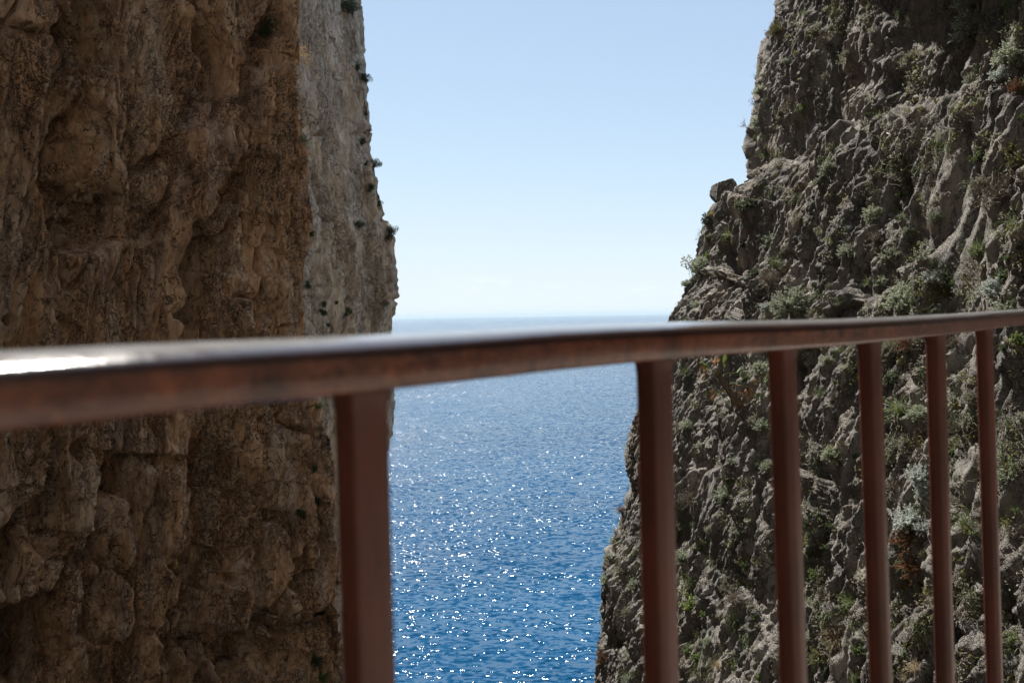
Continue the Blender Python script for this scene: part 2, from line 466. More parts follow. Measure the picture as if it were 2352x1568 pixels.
# undersides: rock drops back below a horizontal lip
for pts, w, dep, pr in [([(296, 1034), (340, 1040), (405, 1044)], 50, .35, .1),
    ([(540, 1478), (612, 1468), (625, 1434), (663, 1468), (770, 1405)], 80, .6, .15),
    ([(600, 1105), (705, 1114), (760, 1108)], 16, .08, .02),
    ([(60, 1245), (150, 1228), (200, 1222)], 60, .2, .05),
    ([(20, 48), (60, 66), (85, 62)], 36, .3, .1),
    ([(530, 355), (575, 372), (610, 380)], 30, .25, .08),
    ([(440, 735), (520, 745), (620, 765)], 30, -.22, 0)]:
    d = step(d, U, V, front, pts, w, dep, -1, j2, pr)
lean = P.copy(); lean[..., 0] -= .10 * P[..., 2]; lean[..., 1] -= .10 * P[..., 2]
lz = lambda k: lean * np.array([1, 1, k])
d = d + .50 * billow(lz(.05) / 1.5 + warp * .15, 2, 11) + .28 * billow(lz(.055) / .52 + warp * .2, 2, 12) * (1 - .4 * crumb)
d = d + .10 * billow(lz(.07) / .2 + warp * .2, 2, 13) * (1 - .5 * crumb)
for sc_, am, wd_, kk in ((2.1, .55, .045, 15), (1.1, .30, .04, 16), (3.4, .7, .03, 17), (.55, .17, .06, 23), (.27, .09, .08, 24)):     # narrow vertical clefts that come and go
    cl_ = np.exp(-(np.abs(perlin(lz(.10) / sc_ + warp * .4, kk)) / wd_) ** 2)
    d = d - am * 1.25 * cl_ * sst(-.1, .25, fbm(pz(.5) / (2.4 if sc_ > 1 else 1.1), 2, kk + 40))
jn = 0 * np.exp(-(np.abs(perlin(pz(1.6) / 3.0 + warp * .3, 19)) / .018) ** 2) * sst(.1, .4, fbm(P / 2.2, 2, 66))
d = d - .12 * jn
d = d + .07 * fbm(lz(.15) / .42 + warp * .4, 4, 21)
l2 = P.copy(); l2[..., 0] -= .32 * P[..., 2]; l2[..., 1] -= .32 * P[..., 2]; l2[..., 2] *= .24
f1, f2, idv = worley((l2 + warp * .18) / .30, 41)
crumb = np.maximum(crumb, .22)
d = d + crumb * (.22 * (idv - .5) - .20 * np.exp(-(f2 - f1) * 12))
f1, f2, idv = worley((l2 * np.array([1, 1, 1.2]) + warp * .2) / .14, 43)
d = d + crumb * (.11 * (idv - .5) - .12 * np.exp(-(f2 - f1) * 9))
d = d + .05 * ridged(lz(.14) / .26 + warp * .3, 3, 52) + .03 * fbm(pz(.35) / .16, 3, 51)
for hx, hy, hr in [(57, 842, 10), (66, 858, 9), (30, 735, 16), (655, 748, 9), (120, 690, 8), (560, 700, 6), (690, 655, 9)]:
    d = hollow(d, U, V, front, hx, hy, hr, hr * 1.2, .45)
fade = np.clip((W - 6) / 8, .3, 1)
P_near = P + N * (d * fade)[..., None]
P_near[..., 2] += np.maximum(z - 2, 0)[:, None] * 1.3 * (1 - sst(2.4, 3.6, s))[None, :]  # unseen cliff behind the camera raised to cut the sky fill
P_near = finish_silhouette(P_near, s, 5.0, .35, 1, E_near, D_near, 0, 0, 4)
o = link('near_left_cliff', grid_mesh('near_left_cliff', P_near), [M_left]); tag(o, kind='structure')
near_left = o

# ---- far left cliff: pale grey, seen past the near corner
E_far = [(822, -400), (828, -60), (830, 0), (836, 60), (838, 120), (846, 200), (850, 262), (860, 300), (862, 350), (870, 380), (866, 400), (872, 440), (876, 470), (884, 500),
         (896, 515), (908, 545), (906, 575), (912, 620), (916, 670), (912, 700), (902, 735), (899, 770), (904, 860), (908, 920),
         (905, 985), (888, 1045), (884, 1100), (880, 1150), (874, 1300), (862, 1568), (850, 1900)]
D_far = 56.0
z = zrows(-27, 24, .11, -62, 27, 2.0)
s = samples([(0, 1, 20), (1, 2, 230), (2, 3, 50), (3, 5, 16)])
ef = edge_fn(E_far, D_far)
cols = [(const(-22), const(30)), (lambda z: -13.3 + .01 * z, const(37)), (ef, const(D_far)), (lambda z: ef(z) - 3, const(64)),
        (lambda z: ef(z) - 12, const(76)), (lambda z: ef(z) - 40, const(92))]
P = interp_path(cols, z, s)
N = normals(P, 1); N = N if N[len(z) // 2, 120, 0] > 0 else -N
U, V, W = project(P)
pz = lambda k: P * np.array([1, 1, k])
warp = np.stack([fbm(pz(.4) / 5, 2, 105), fbm(pz(.4) / 5, 2, 106), fbm(P / 5, 2, 107)], -1)
d = .9 * fbm(pz(.5) / 8, 3, 101) + .85 * billow(pz(.10) / 2.3 + warp * .4, 3, 111)
d += .26 * fbm(pz(.25) / .9 + warp * .3, 4, 121) + .16 * ridged(pz(.2) / .5, 2, 122)
f1, f2, idv = worley((pz(.5) + warp * .6) / 1.5, 141)
d += .45 * (idv - .5) - .25 * np.exp(-(f2 - f1) * 9)
bed = np.zeros_like(d)
for by in (500, 655, 690, 300):
    vv = V - by - 12 * fbm(P / 6, 2, 150)
    bed += -.35 * np.exp(-(vv / 4.5) ** 2) * sst(-.3, .2, fbm(P / 5, 2, 151 + by))
d += bed + .12 * fbm(pz(.6) / .35, 3, 131)
P_far = P + N * d[..., None]
P_far = finish_silhouette(P_far, s, 2.0, .3, 1, E_far, D_far, 0, 0, 3)
o = link('far_left_cliff', grid_mesh('far_left_cliff', P_far), [M_far]); tag(o, kind='structure')
far_left = o

# ---- right cliff: grey, craggy, grazed by the sun
E_right = [(1800, -400), (1788, -60), (1785, 0), (1782, 40), (1775, 62), (1752, 95), (1746, 130), (1744, 170), (1738, 200), (1734, 245), (1726, 282), (1713, 306), (1714, 314),
           (1732, 320), (1733, 345), (1724, 370), (1722, 405), (1738, 430), (1740, 452), (1648, 463), (1634, 476), (1618, 500), (1612, 528), (1602, 560), (1596, 600),
           (1590, 632), (1574, 660), (1562, 690), (1540, 722), (1530, 745), (1512, 800), (1494, 860), (1470, 930), (1452, 968), (1440, 1010), (1433, 1050),
           (1440, 1085), (1452, 1112), (1440, 1128), (1430, 1165), (1420, 1205), (1407, 1250), (1392, 1290), (1384, 1330), (1378, 1380),
           (1382, 1420), (1374, 1470), (1370, 1520), (1365, 1568), (1340, 1800)]
D_right = 24.0
z = zrows(-12.5, 11.5, .031, -62, 30, 1.5)
s = samples([(0, 1, 14), (1, 2, 60), (2, 3, 440), (3, 4, 150), (4, 5, 160), (5, 7, 30)])
er = edge_fn(E_right, D_right)
zc = lambda z: np.clip(z, -30, 14)
cols = [(lambda z: er(z) + 16, const(58)), (lambda z: er(z) + 3.6, const(32)), (er, const(D_right)),
        (lambda z: 6.45 + np.where(z > 0, .24, .30) * zc(z), const(10.0)), (lambda z: 6.9 + .22 * zc(z), const(5)), (lambda z: 7.2 + .15 * zc(z), const(-4)),
        (const(4), const(-10)), (const(-8), const(-13))]
P = interp_path(cols, z, s)
N = normals(P, 1); N = N if N[len(z) // 2, 200, 0] < 0 else -N
U, V, W = project(P)
front = (P[..., 1] > 4) * 1.0
pz = lambda k: P * np.array([1, 1, k])
warp = np.stack([fbm(pz(.5) / 2, 2, 205), fbm(pz(.5) / 2, 2, 206), fbm(P / 2, 2, 207)], -1)
nz = fbm(P / .9, 4, 281)
j2 = (fbm(P / .6, 3, 271) * 9, fbm(P / .6, 3, 272) * 9)
d = .40 * fbm(pz(.28) / 2.6, 3, 201)
f1, f2, idv = worley((pz(.45) + warp * .7) / 1.9, 241)
d += .24 * (idv - .5) - .14 * np.exp(-(f2 - f1) * 10)
smoothface = sst(.15, .45, fbm(pz(.6) / 1.7, 3, 260))
H = np.zeros(U.shape)
for a in [(2045, 430, 55, 75, .9), (2025, 500, 40, 40, .7), (2110, 560, 30, 90, .6), (2130, 70, 55, 80, .9), (2060, 190, 60, 40, .7), (1990, 205, 60, 30, .6),
          (1905, 20, 25, 60, .5), (2340, 20, 40, 60, .7), (1970, 640, 40, 40, .5), (1790, 640, 30, 30, .3), (1690, 900, 45, 50, .8), (1640, 1070, 35, 26, .7),
          (1560, 1245, 32, 30, .7), (1860, 1130, 32, 80, .6), (1870, 1010, 30, 45, .5), (1945, 1340, 28, 70, .6), (2080, 1050, 55, 120, .45), (2080, 1420, 70, 110, .6),
          (2240, 1480, 40, 90, .8), (2320, 1260, 26, 70, .6), (2310, 1440, 28, 80, .6), (2305, 1000, 24, 60, .5), (1830, 1310, 26, 90, .5), (1420, 1470, 30, 30, .6), (1560, 1440, 30, 22, .5),
          (1950, 800, 25, 60, .5), (2225, 960, 28, 60, .4), (1840, 870, 20, 60, .4), (1800, 760, 40, 30, .3), (1960, 300, 45, 30, .45), (2110, 1340, 60, 50, .5), (1900, 100, 26, 30, .3)]:
    H = hollow(H, U + 2 * j2[0], V + 3 * j2[1], front * .3, *a, sharp=1.1, nz=nz)
d += H
for pts, w, dep, pr in [([(1560, 640), (1650, 642), (1740, 660)], 30, -.25, 0), ([(1650, 470), (1740, 464), (1800, 462)], 40, .0, .2),
        ([(1690, 520), (1688, 600), (1692, 640)], 20, .3, .1), ([(1720, 640), (1716, 700), (1712, 790)], 24, .3, .1), ([(1800, 1060), (1905, 1110), (1900, 1230), (1850, 1330)], 60, .3, .1),
        ([(1470, 1000), (1540, 1010)], 20, .1, 0)]:
    d = step(d, U, V, front, pts, w, dep, 1, j2, pr)
sh = P.copy(); sh[..., 0] -= .12 * P[..., 2]; sh[..., 1] += .12 * P[..., 2]
qz = lambda k: sh * np.array([1, 1, k])
rough = 1 - .7 * smoothface
d += .20 * ridged(qz(.15) / .7 + warp * .25, 3, 211)
d += .14 * (ridged(qz(.20) / .36 + warp * .2, 2, 221)) * rough
d += .11 * (ridged(qz(.27) / .19 + warp * .2, 2, 226)) * rough
d += .075 * ridged(qz(.5) / .105, 2, 231) * rough
d += .03 * fbm(P / .25, 3, 235)
z0 = .396 * np.maximum(P[..., 1], 6) + .9        # unseen brow of rock, added above the frame to shade the upper face
d += 3.0 * sst(0, 2.6, P[..., 2] - z0) * sst(1.95, 2.25, s)[None, :] * (1 - sst(3.6, 4.2, s))[None, :] * (1 + .5 * fbm(P / 3, 2, 291))
fade = np.clip((np.hypot(P[..., 0], P[..., 1]) - 3) / 6, .3, 1)
P_right = P + N * (d * fade)[..., None]
P_right[..., 2] += np.maximum(z - 4, 0)[:, None] * .9 * sst(3.6, 4.6, s)[None, :]  # right cliff out of view heightened to dim the fill light
P_right = finish_silhouette(P_right, s, 2.0, .3, -1, E_right, D_right, 0, 0, 3)
o = link('right_cliff', grid_mesh('right_cliff', P_right), [M_right]); tag(o, kind='structure')
right_cliff = o
for ob, PP, want in ((near_left, P_near, 1), (far_left, P_far, 1), (right_cliff, P_right, -1)):
    ob.data.flip_normals() if np.sign(sum(p.normal.x for p in ob.data.polygons[len(ob.data.polygons) // 2: len(ob.data.polygons) // 2 + 4000])) != want else None

def bvh(P):
    n, m = P.shape[:2]
    a = (np.arange(n - 1)[:, None] * m + np.arange(m - 1)[None, :])
    q = np.stack([a, a + 1, a + m + 1, a + m], -1).reshape(-1, 4)
    return BVHTree.FromPolygons(P.reshape(-1, 3).tolist(), q.tolist())
trees = [bvh(P_near), bvh(P_far), bvh(P_right)]
def hit(x, y, which=None):
    v = Vector(ray(x, y)).normalized()
    best = None
    for i, t in enumerate(trees):
        if which is not None and i != which: continue
        h = t.ray_cast(Vector((0, 0, 0)), v)
        if h[0] is not None and (best is None or h[3] < best[3]): best = h
    return best

# ------------------------------------------------------------------ sea
t = NT('sea_water')
p = t.pos()
pw = t.mapping(p, (.55, 1, 1), rot=(0, 0, R(12)))
def slope(vec, scale, amp, detail=2):
    c = t.n('ShaderNodeTexNoise', ins={'Vector': vec, 'Scale': scale, 'Detail': detail, 'Roughness': .6}).outputs['Color']
    c = t.n('ShaderNodeVectorMath', operation='SUBTRACT', ins={0: c, 1: (.5, .5, .5)}).outputs[0]
    return t.n('ShaderNodeVectorMath', operation='MULTIPLY', ins={0: c, 1: (amp, amp, 0)}).outputs[0]
def vadd(a, b): return t.n('ShaderNodeVectorMath', operation='ADD', ins={0: a, 1: b}).outputs[0]
lanes = t.math('ADD', .68, t.math('MULTIPLY', t.ramp(t.noise(t.mapping(p, (.45, 1, 1), rot=(0, 0, R(-20))), .022, 5, .65), (.35, 0), (.65, 1)), .62))
sl = vadd(vadd(slope(pw, .06, .20, 1), slope(pw, .24, .70, 1)), slope(pw, 1.15, 2.35, 1))
sl = t.n('ShaderNodeVectorMath', operation='SCALE', ins={0: sl, 'Scale': lanes}).outputs[0]
nr = t.n('ShaderNodeVectorMath', operation='NORMALIZE', ins={0: vadd(sl, (0, 0, 1))}).outputs[0]
col = t.mix(t.ramp(t.noise(pw, .012, 4, .6), (.35, 0), (.65, 1)), (.001, .052, .128), (.002, .068, .158))
sea_m = t.out(t.principled(Base_Color=col, Roughness=.12, IOR=1.25, Normal=nr))
mb = MB()
rs = [0, 20, 60, 120, 240, 500, 1000, 1900]
n = 64
ring = [(math.cos(2 * math.pi * i / n), math.sin(2 * math.pi * i / n)) for i in range(n)]
vv = [(0, 0, -EYE_DROP)]
for r in rs[1:]: vv += [(r * a, r * b, -EYE_DROP) for a, b in ring]
ff = [(0, 1 + i, 1 + (i + 1) % n) for i in range(n)]
for k in range(len(rs) - 2):
    for i in range(n):
        a, b = 1 + k * n + i, 1 + k * n + (i + 1) % n
        ff.append((a, a + n, b + n, b))
far = [(-19900, -1990), (19900, -1990), (19900, 32900), (-19900, 32900)]
k0 = len(vv)
vv += [(a, b, -EYE_DROP) for a, b in far]
last = 1 + (len(rs) - 2) * n
def ang(i): return int(round((i % 4) * n / 4))
# outer ring to the four far corners (corner 3 is back-left at 225 deg, ...)
cs = {0: k0 + 2, 1: k0 + 3, 2: k0 + 0, 3: k0 + 1}
for i in range(n):
    ff.append((last + i, cs[(i * 4) // n], last + (i + 1) % n))
for qd in range(4):
    ff.append((last + (qd * n // 4) % n, cs[(qd - 1) % 4], cs[qd]))
mb.add(vv, ff)
o = link('sea', mb.mesh('sea', [sea_m])); tag(o, kind='structure')

t = NT('haze_air')
hz = t.n('ShaderNodeVolumePrincipled', ins={'Color': (.72, .89, 1, 1), 'Density': .000055, 'Anisotropy': .1})
haze_m = t.out(None, hz.outputs[0])
mb = MB()
X, Y0, Y1, Z0, Z1 = 20000, -2000, 33000, -61.5, 40
mb.add([(-X, Y0, Z0), (X, Y0, Z0), (X, Y1, Z0), (-X, Y1, Z0), (-X, Y0, Z1), (X, Y0, Z1), (X, Y1, Z1), (-X, Y1, Z1)],
       [(3, 2, 1, 0), (4, 5, 6, 7), (0, 1, 5, 4), (1, 2, 6, 5), (2, 3, 7, 6), (3, 0, 4, 7)])
tag(link('haze', mb.mesh('haze', [haze_m])), kind='stuff')

# ------------------------------------------------------------------ sun and sky
SUN_EL, SUN_AZ = 52.0, -25.0           # azimuth from the view direction (+Y), negative = to the left
sd = Vector((math.sin(R(SUN_AZ)) * math.cos(R(SUN_EL)), math.cos(R(SUN_AZ)) * math.cos(R(SUN_EL)), math.sin(R(SUN_EL))))
ld = bpy.data.lights.new('sun', 'SUN'); ld.energy = 3.9; ld.angle = R(.53); ld.color = (1, .955, .88)
lo = bpy.data.objects.new('sun', ld); C.objects.link(lo)
lo.rotation_euler = (-sd).to_track_quat('-Z', 'Y').to_euler()
lo.location = sd * 80
w = bpy.data.worlds.new('World'); sc.world = w; w.use_nodes = True
t = NT('', world=w)
sky = t.n('ShaderNodeTexSky', sky_type='NISHITA', sun_disc=False, sun_elevation=R(SUN_EL), sun_rotation=R(SUN_AZ), altitude=2500, air_density=.9, dust_density=.1, ozone_density=1.2)
tc = t.n('ShaderNodeTexCoord').outputs['Generated']
sep = t.n('ShaderNodeSeparateXYZ', ins={0: tc}).outputs
band = t.ramp(sep[2], (.012, 0), (.03, 1), (.036, 1), (.05, 0))
cn = t.ramp(t.noise(t.mapping(tc, (9, 9, 46)), 1.6, 5, .6), (.56, 0), (.74, 1))
cl = t.math('MULTIPLY', t.math('MULTIPLY', band, cn), .7)
ch = t.n('ShaderNodeSeparateColor', ins={0: sky.outputs[0]}).outputs
res = []
for i, cap in enumerate((4.3, 4.8, 5.3)):       # a milky, hazy sky: soft ceiling on the bright band over the horizon
    q = t.math('POWER', t.math('DIVIDE', ch[i], cap), 3.0)
    res.append(t.math('DIVIDE', ch[i], t.math('POWER', t.math('ADD', q, 1.0), 1 / 3)))
sk = t.n('ShaderNodeCombineColor', ins={0: res[0], 1: res[1], 2: res[2]}).outputs[0]
sk = t.mix(.25, sk, (5.1, 5.5, 5.85))
skyc = t.mix(cl, sk, (5.6, 5.65, 5.7))
bg = t.n('ShaderNodeBackground', ins={'Color': skyc, 'Strength': .1})
wo = t.n('ShaderNodeOutputWorld')
t.t.links.new(bg.outputs[0], wo.inputs[0])

sc.view_settings.view_transform = 'Standard'
sc.view_settings.look = 'None'
sc.view_settings.exposure = 1.0
sc.view_settings.gamma = 1.0
sc.cycles.max_bounces = 6
sc.cycles.sample_clamp_indirect = 4.0
sc.cycles.use_denoising = True
sc.cycles.denoiser = 'OPENIMAGEDENOISE'
sc.cycles.denoising_input_passes = 'RGB_ALBEDO_NORMAL'
sc.cycles.denoising_prefilter = 'ACCURATE'

# ------------------------------------------------------------------ railing and the path it guards
t = NT('brown_paint')
p = t.pos()
c = t.mix(t.ramp(t.noise(p, 30, 5, .65), (.36, 0), (.66, 1)), (.185, .070, .045), (.075, .030, .022))
c = t.mix(t.math('MULTIPLY', t.ramp(t.noise(p, 70, 4, .7), (.52, 0), (.7, 1)), .7), c, (.27, .090, .042))
c = t.mix(t.math('MULTIPLY', t.ramp(t.noise(t.mapping(p, (1, 1, 2.4), loc=(3, 1, 2)), 22, 5, .7), (.56, 0), (.68, 1)), .75), c, (.018, .011, .010))
h = t.math('ADD', t.noise(p, 160, 4, .6), t.math('MULTIPLY', t.noise(p, 35, 3, .5), 1.2))
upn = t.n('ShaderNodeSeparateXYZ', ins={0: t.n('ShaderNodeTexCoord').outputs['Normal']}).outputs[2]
worn_sheen = t.math('MULTIPLY', t.ramp(upn, (.93, 0), (.985, 1)), t.ramp(t.noise(t.mapping(p, (1, 1, 1)), 18, 5, .7), (.25, .5), (.42, 1)))
c = t.mix(t.math('MULTIPLY', t.ramp(upn, (.3, 0), (.55, 1)), .85), c, (.016, .012, .013))   # grime and a dark reflection painted along the arris
c = t.mix(worn_sheen, c, (.37, .37, .375))           # worn top, with its bright sky and sun sheen painted pale
rail_m = t.out(t.principled(Base_Color=c, Metallic=t.math('MULTIPLY', worn_sheen, .3), Roughness=t.ramp(t.noise(p, 60, 3), (.3, .12), (.7, .21)), Normal=t.bump(h, .4, .0007), Specular_IOR_Level=.6))

t = NT('brown_bar_paint')
p = t.pos()
c = t.mix(t.ramp(t.noise(t.mapping(p, (1, 1, .3)), 26, 5, .6), (.36, 0), (.66, 1)), (.135, .040, .025), (.075, .024, .016))
c = t.mix(t.math('MULTIPLY', t.ramp(t.noise(p, 130, 4, .7), (.58, 0), (.7, 1)), .7), c, (.035, .018, .014))
bar_m = t.out(t.principled(Base_Color=c, Roughness=.42, Normal=t.bump(t.noise(p, 220, 4, .6), .4, .0006), Specular_IOR_Level=.45))
bar_px = [(828, 905), (1502, 838), (1796, 806), (1996, 792), (2148, 773), (2260, 760)]
bar_lean = [.008, .014, .030, .034, .030, .034]
bc = np.array([at(x, y, .415 * (1 + .43 * i)) for i, (x, y) in enumerate(bar_px)])
dirp = (bc[5] - bc[0])[:2]; dirp /= np.linalg.norm(dirp)
nin = np.array([dirp[1], -dirp[0]])                       # towards the person at the railing
stepv = (bc[5] - bc[0])[:2] / 5
HW, TH = .022, .0225                                       # half width and thickness of the handrail
edge_px = [(-330, 880), (0, 845), (400, 825), (830, 804), (1100, 785), (1300, 771), (1503, 759), (1797, 751), (1998, 744), (2148, 735), (2260, 727), (2352, 719)]
def on_rail(x, y, off):                                    # the point of the rail's upper inner arris seen at (x, y)
    v = ray(x, y)
    q = bc[0][:2] + nin * off
    # v[:2] * k = q + dirp * m
    A = np.array([[v[0], -dirp[0]], [v[1], -dirp[1]]])
    k, m = np.linalg.solve(A, q)
    return m, v[2] * k
mz = np.array([on_rail(x, y, HW) for x, y in edge_px])
co = np.polyfit(mz[1:, 0], mz[1:, 1], 5)
def rail_z(m):
    m = np.asarray(m, float)
    zi = np.interp(m, mz[:, 0], mz[:, 1])
    return np.where(m < mz[0, 0], mz[0, 1] + (m - mz[0, 0]) * .0, np.where(m > mz[-1, 0], mz[-1, 1] + (m - mz[-1, 0]) * .010, zi))
bm = [on_rail(x, y, 0)[0] for x, y in bar_px]                # where each baluster in view stands along the rail
ms = np.concatenate([np.arange(-2.2, -.4, .1), np.arange(-.4, 1.9, .02), np.arange(1.9, 3.6, .1)])
zs = rail_z(ms)
ker = np.ones(9) / 9
zs = np.convolve(np.pad(zs, 4, mode='edge'), ker, 'valid')
rail_root = empty('railing', (bc[0][0], bc[0][1], -1.30))
tag(rail_root, 'weathered brown painted metal railing in front of the cliffs and sea', 'railing')
base = np.array(rail_root.location)
# section: (towards the camera, up); the top is slightly crowned and tips down towards the inside
sec = []
tilt = .15
def corner(cx, cy, a0, a1, r):
    for a in np.linspace(a0, a1, 5): sec.append((cx + r * math.cos(a), cy + r * math.sin(a)))
r = .0075
corner(HW - r, -r, math.pi / 2, 0, r)
corner(HW - r, -TH + r * .7, 0, -math.pi / 2, r * .7)
corner(-HW + r * .7, -TH + r * .7, -math.pi / 2, -math.pi, r * .7)
corner(-HW + r, -r + 0.0, math.pi, math.pi / 2, r)
for q in np.linspace(-HW + r, HW - r, 7)[1:-1]: sec.append((q, .0016 * (1 - (q / HW) ** 2)))
sec = np.array([(a, b + (HW - a) * tilt * (1 if b > -r * 2 else .35)) for a, b in sec])
pts = []
rng = np.random.default_rng(4)
wob = fbm(np.stack([ms * 6, ms * 0, ms * 0], -1), 3, 5)
for m, zz, wb in zip(ms, zs, wob):
    o2 = bc[0][:2] + dirp * m
    for a, b in sec:
        q = o2 + nin * a
        pts.append((q[0], q[1], zz + b + .0006 * wb))
ns = len(sec)
ff = [(i * ns + j, i * ns + (j + 1) % ns, (i + 1) * ns + (j + 1) % ns, (i + 1) * ns + j) for i in range(len(ms) - 1) for j in range(ns)]
ff += [tuple(range(ns))[::-1], tuple((len(ms) - 1) * ns + j for j in range(ns))]
mb = MB(); mb.add(np.array(pts) - base, ff)
link('handrail', mb.mesh('handrail', [rail_m], True), (), rail_root)
# balusters: round bars welded under the rail; six in view, more either side
def bar_mesh(top, lean, rad=.0142):
    mb = MB()
    zt = top[2]
    zz = np.concatenate([[zt + .004, zt - .003, zt - .007, zt - .013], np.linspace(zt - .03, -1.28, 12)])
    pr = np.concatenate([[rad * 1.22, rad * 1.12, rad * 1.05, rad * 1.01], np.full(12, rad)])
    pp = np.stack([top[0] + lean * (zt - zz), top[1] + 0 * zz, zz], 1)
    an = np.arange(24) / 24 * 2 * math.pi
    ca, sa = np.cos(an), np.sin(an)
    k = .80 / (np.abs(ca) ** 4.5 + np.abs(sa) ** 4.5) ** (1 / 4.5)          # square bar with well rounded arrises
    ring = (ca * k)[:, None] * dirp[None, :] + (sa * k)[:, None] * nin[None, :]
    v = np.zeros((len(pp), 24, 3)); v[:, :, :2] = pp[:, None, :2] + pr[:, None, None] * ring[None]; v[:, :, 2] = pp[:, 2:3]
    fs_ = [(i * 24 + j, i * 24 + (j + 1) % 24, (i + 1) * 24 + (j + 1) % 24, (i + 1) * 24 + j) for i in range(len(pp) - 1) for j in range(24)]
    fs_ = [q[::-1] for q in fs_] + [tuple(range(24)), tuple((len(pp) - 1) * 24 + j for j in range(24))[::-1]]
    mb.add(v.reshape(-1, 3) - base, fs_)
    return mb.mesh('baluster', [bar_m], True)
for i in range(-8, 13):
    if 0 <= i < 6: q = bc[0][:2] + dirp * bm[i]; ln = bar_lean[i]
    else: q = bc[0][:2] + stepv * (i if i < 0 else i + .75); ln = .02
    m = float(np.dot(q - bc[0][:2], dirp))
    if m < -2.15 or m > 3.5: continue
    q = bc[0][:2] + dirp * m
    zt = float(np.interp(m, ms, zs)) - TH + .0015
    link('baluster', bar_mesh(np.array([q[0], q[1], zt]), ln), (), rail_root)
mb = MB()
a = bc[0][:2] - dirp * 2.2; b = bc[0][:2] + dirp * 3.6
bw = []
for q in (a, b):
    for sx, sz in ((-1, 0), (1, 0), (1, 1), (-1, 1)):
        e = q + nin * .012 * sx + np.array([.024, 0]); bw.append((e[0], e[1], -1.24 + .016 * sz))
mb.add(np.array(bw) - base, [(0, 1, 5, 4), (1, 2, 6, 5), (2, 3, 7, 6), (3, 0, 4, 7), (3, 2, 1, 0), (4, 5, 6, 7)])
link('bottom_rail', mb.mesh('bottom_rail', [rail_m]), (), rail_root)
# the path the railing stands on and the rock shelf under it
t = NT('path_concrete')
p = t.pos()
cc = t.mix(t.ramp(t.noise(p, 3, 6, .65), (.35, 0), (.65, 1)), (.30, .28, .25), (.40, .375, .335))
path_m = t.out(t.principled(Base_Color=cc, Roughness=.9, Normal=t.bump(t.noise(p, 60, 5, .7), .5, .006)))
o0 = bc[0][:2] - nin * .10
A0, A1 = o0 - dirp * 5.5, o0 + dirp * 5.2
B0, B1 = A0 + nin * 3.2, A1 + nin * 3.2
mb = MB()
top = [(*A0, -1.30), (*B0, -1.30), (*B1, -1.30), (*A1, -1.30)]
bot = [(x, y, zz - .35) for x, y, zz in top]
mb.add(top + bot, [(0, 1, 2, 3), (7, 6, 5, 4), (0, 4, 5, 1), (1, 5, 6, 2), (2, 6, 7, 3), (3, 7, 4, 0)])
tag(link('path', mb.mesh('path', [path_m])), kind='structure')
qs = np.linspace(0, 1, 120); zz = np.concatenate([[-1.652], np.linspace(-1.66, -12, 80), np.linspace(-14, -62, 14)])
ring = []
cor = [A0 - dirp * .5, A1 + dirp * .3, B1 + nin * 5, B0 + nin * 4 - dirp * 2, A0 - dirp * .5]
for qq in qs:
    k = min(int(qq * 4), 3); f = qq * 4 - k
    ring.append(cor[k] * (1 - f) + cor[k + 1] * f)
ring = np.array(ring); cen = ring.mean(0)
G = np.zeros((len(zz), len(qs), 3))
for i, h in enumerate(zz):
    G[i, :, :2] = cen + (ring - cen) * (1 + .012 * max(0, -h - 8)); G[i, :, 2] = h
dn = .25 * fbm(G * np.array([1, 1, .5]) / 1.4, 4, 301); dn[0] = -.1
out = (G[..., :2] - cen); out /= np.linalg.norm(out, axis=-1, keepdims=True)
G[..., :2] += out * (dn - .35)[..., None]
tag(link('rock_shelf', grid_mesh('rock_shelf', G), [M_right]), kind='structure')

# ------------------------------------------------------------------ plants
def rdir(r, up=.0):
    v = np.array([r.gauss(0, 1), r.gauss(0, 1), r.gauss(0, 1)]); v /= np.linalg.norm(v)
    v[2] = abs(v[2]) + up
    return v / np.linalg.norm(v)
def curve(r, p, d, L, n=5, droop=.1, wig=.08):
    pts = [np.array(p, float)]; d = np.array(d, float)
    for i in range(n - 1):
        d = d + np.array([r.gauss(0, wig), r.gauss(0, wig), r.gauss(0, wig) - droop * (i + 1) / n])
        d /= np.linalg.norm(d)
        pts.append(pts[-1] + d * L / (n - 1))
    return np.array(pts)
def v3(r, s=1.0): return np.array([r.gauss(0, s), r.gauss(0, s), r.gauss(0, s)])
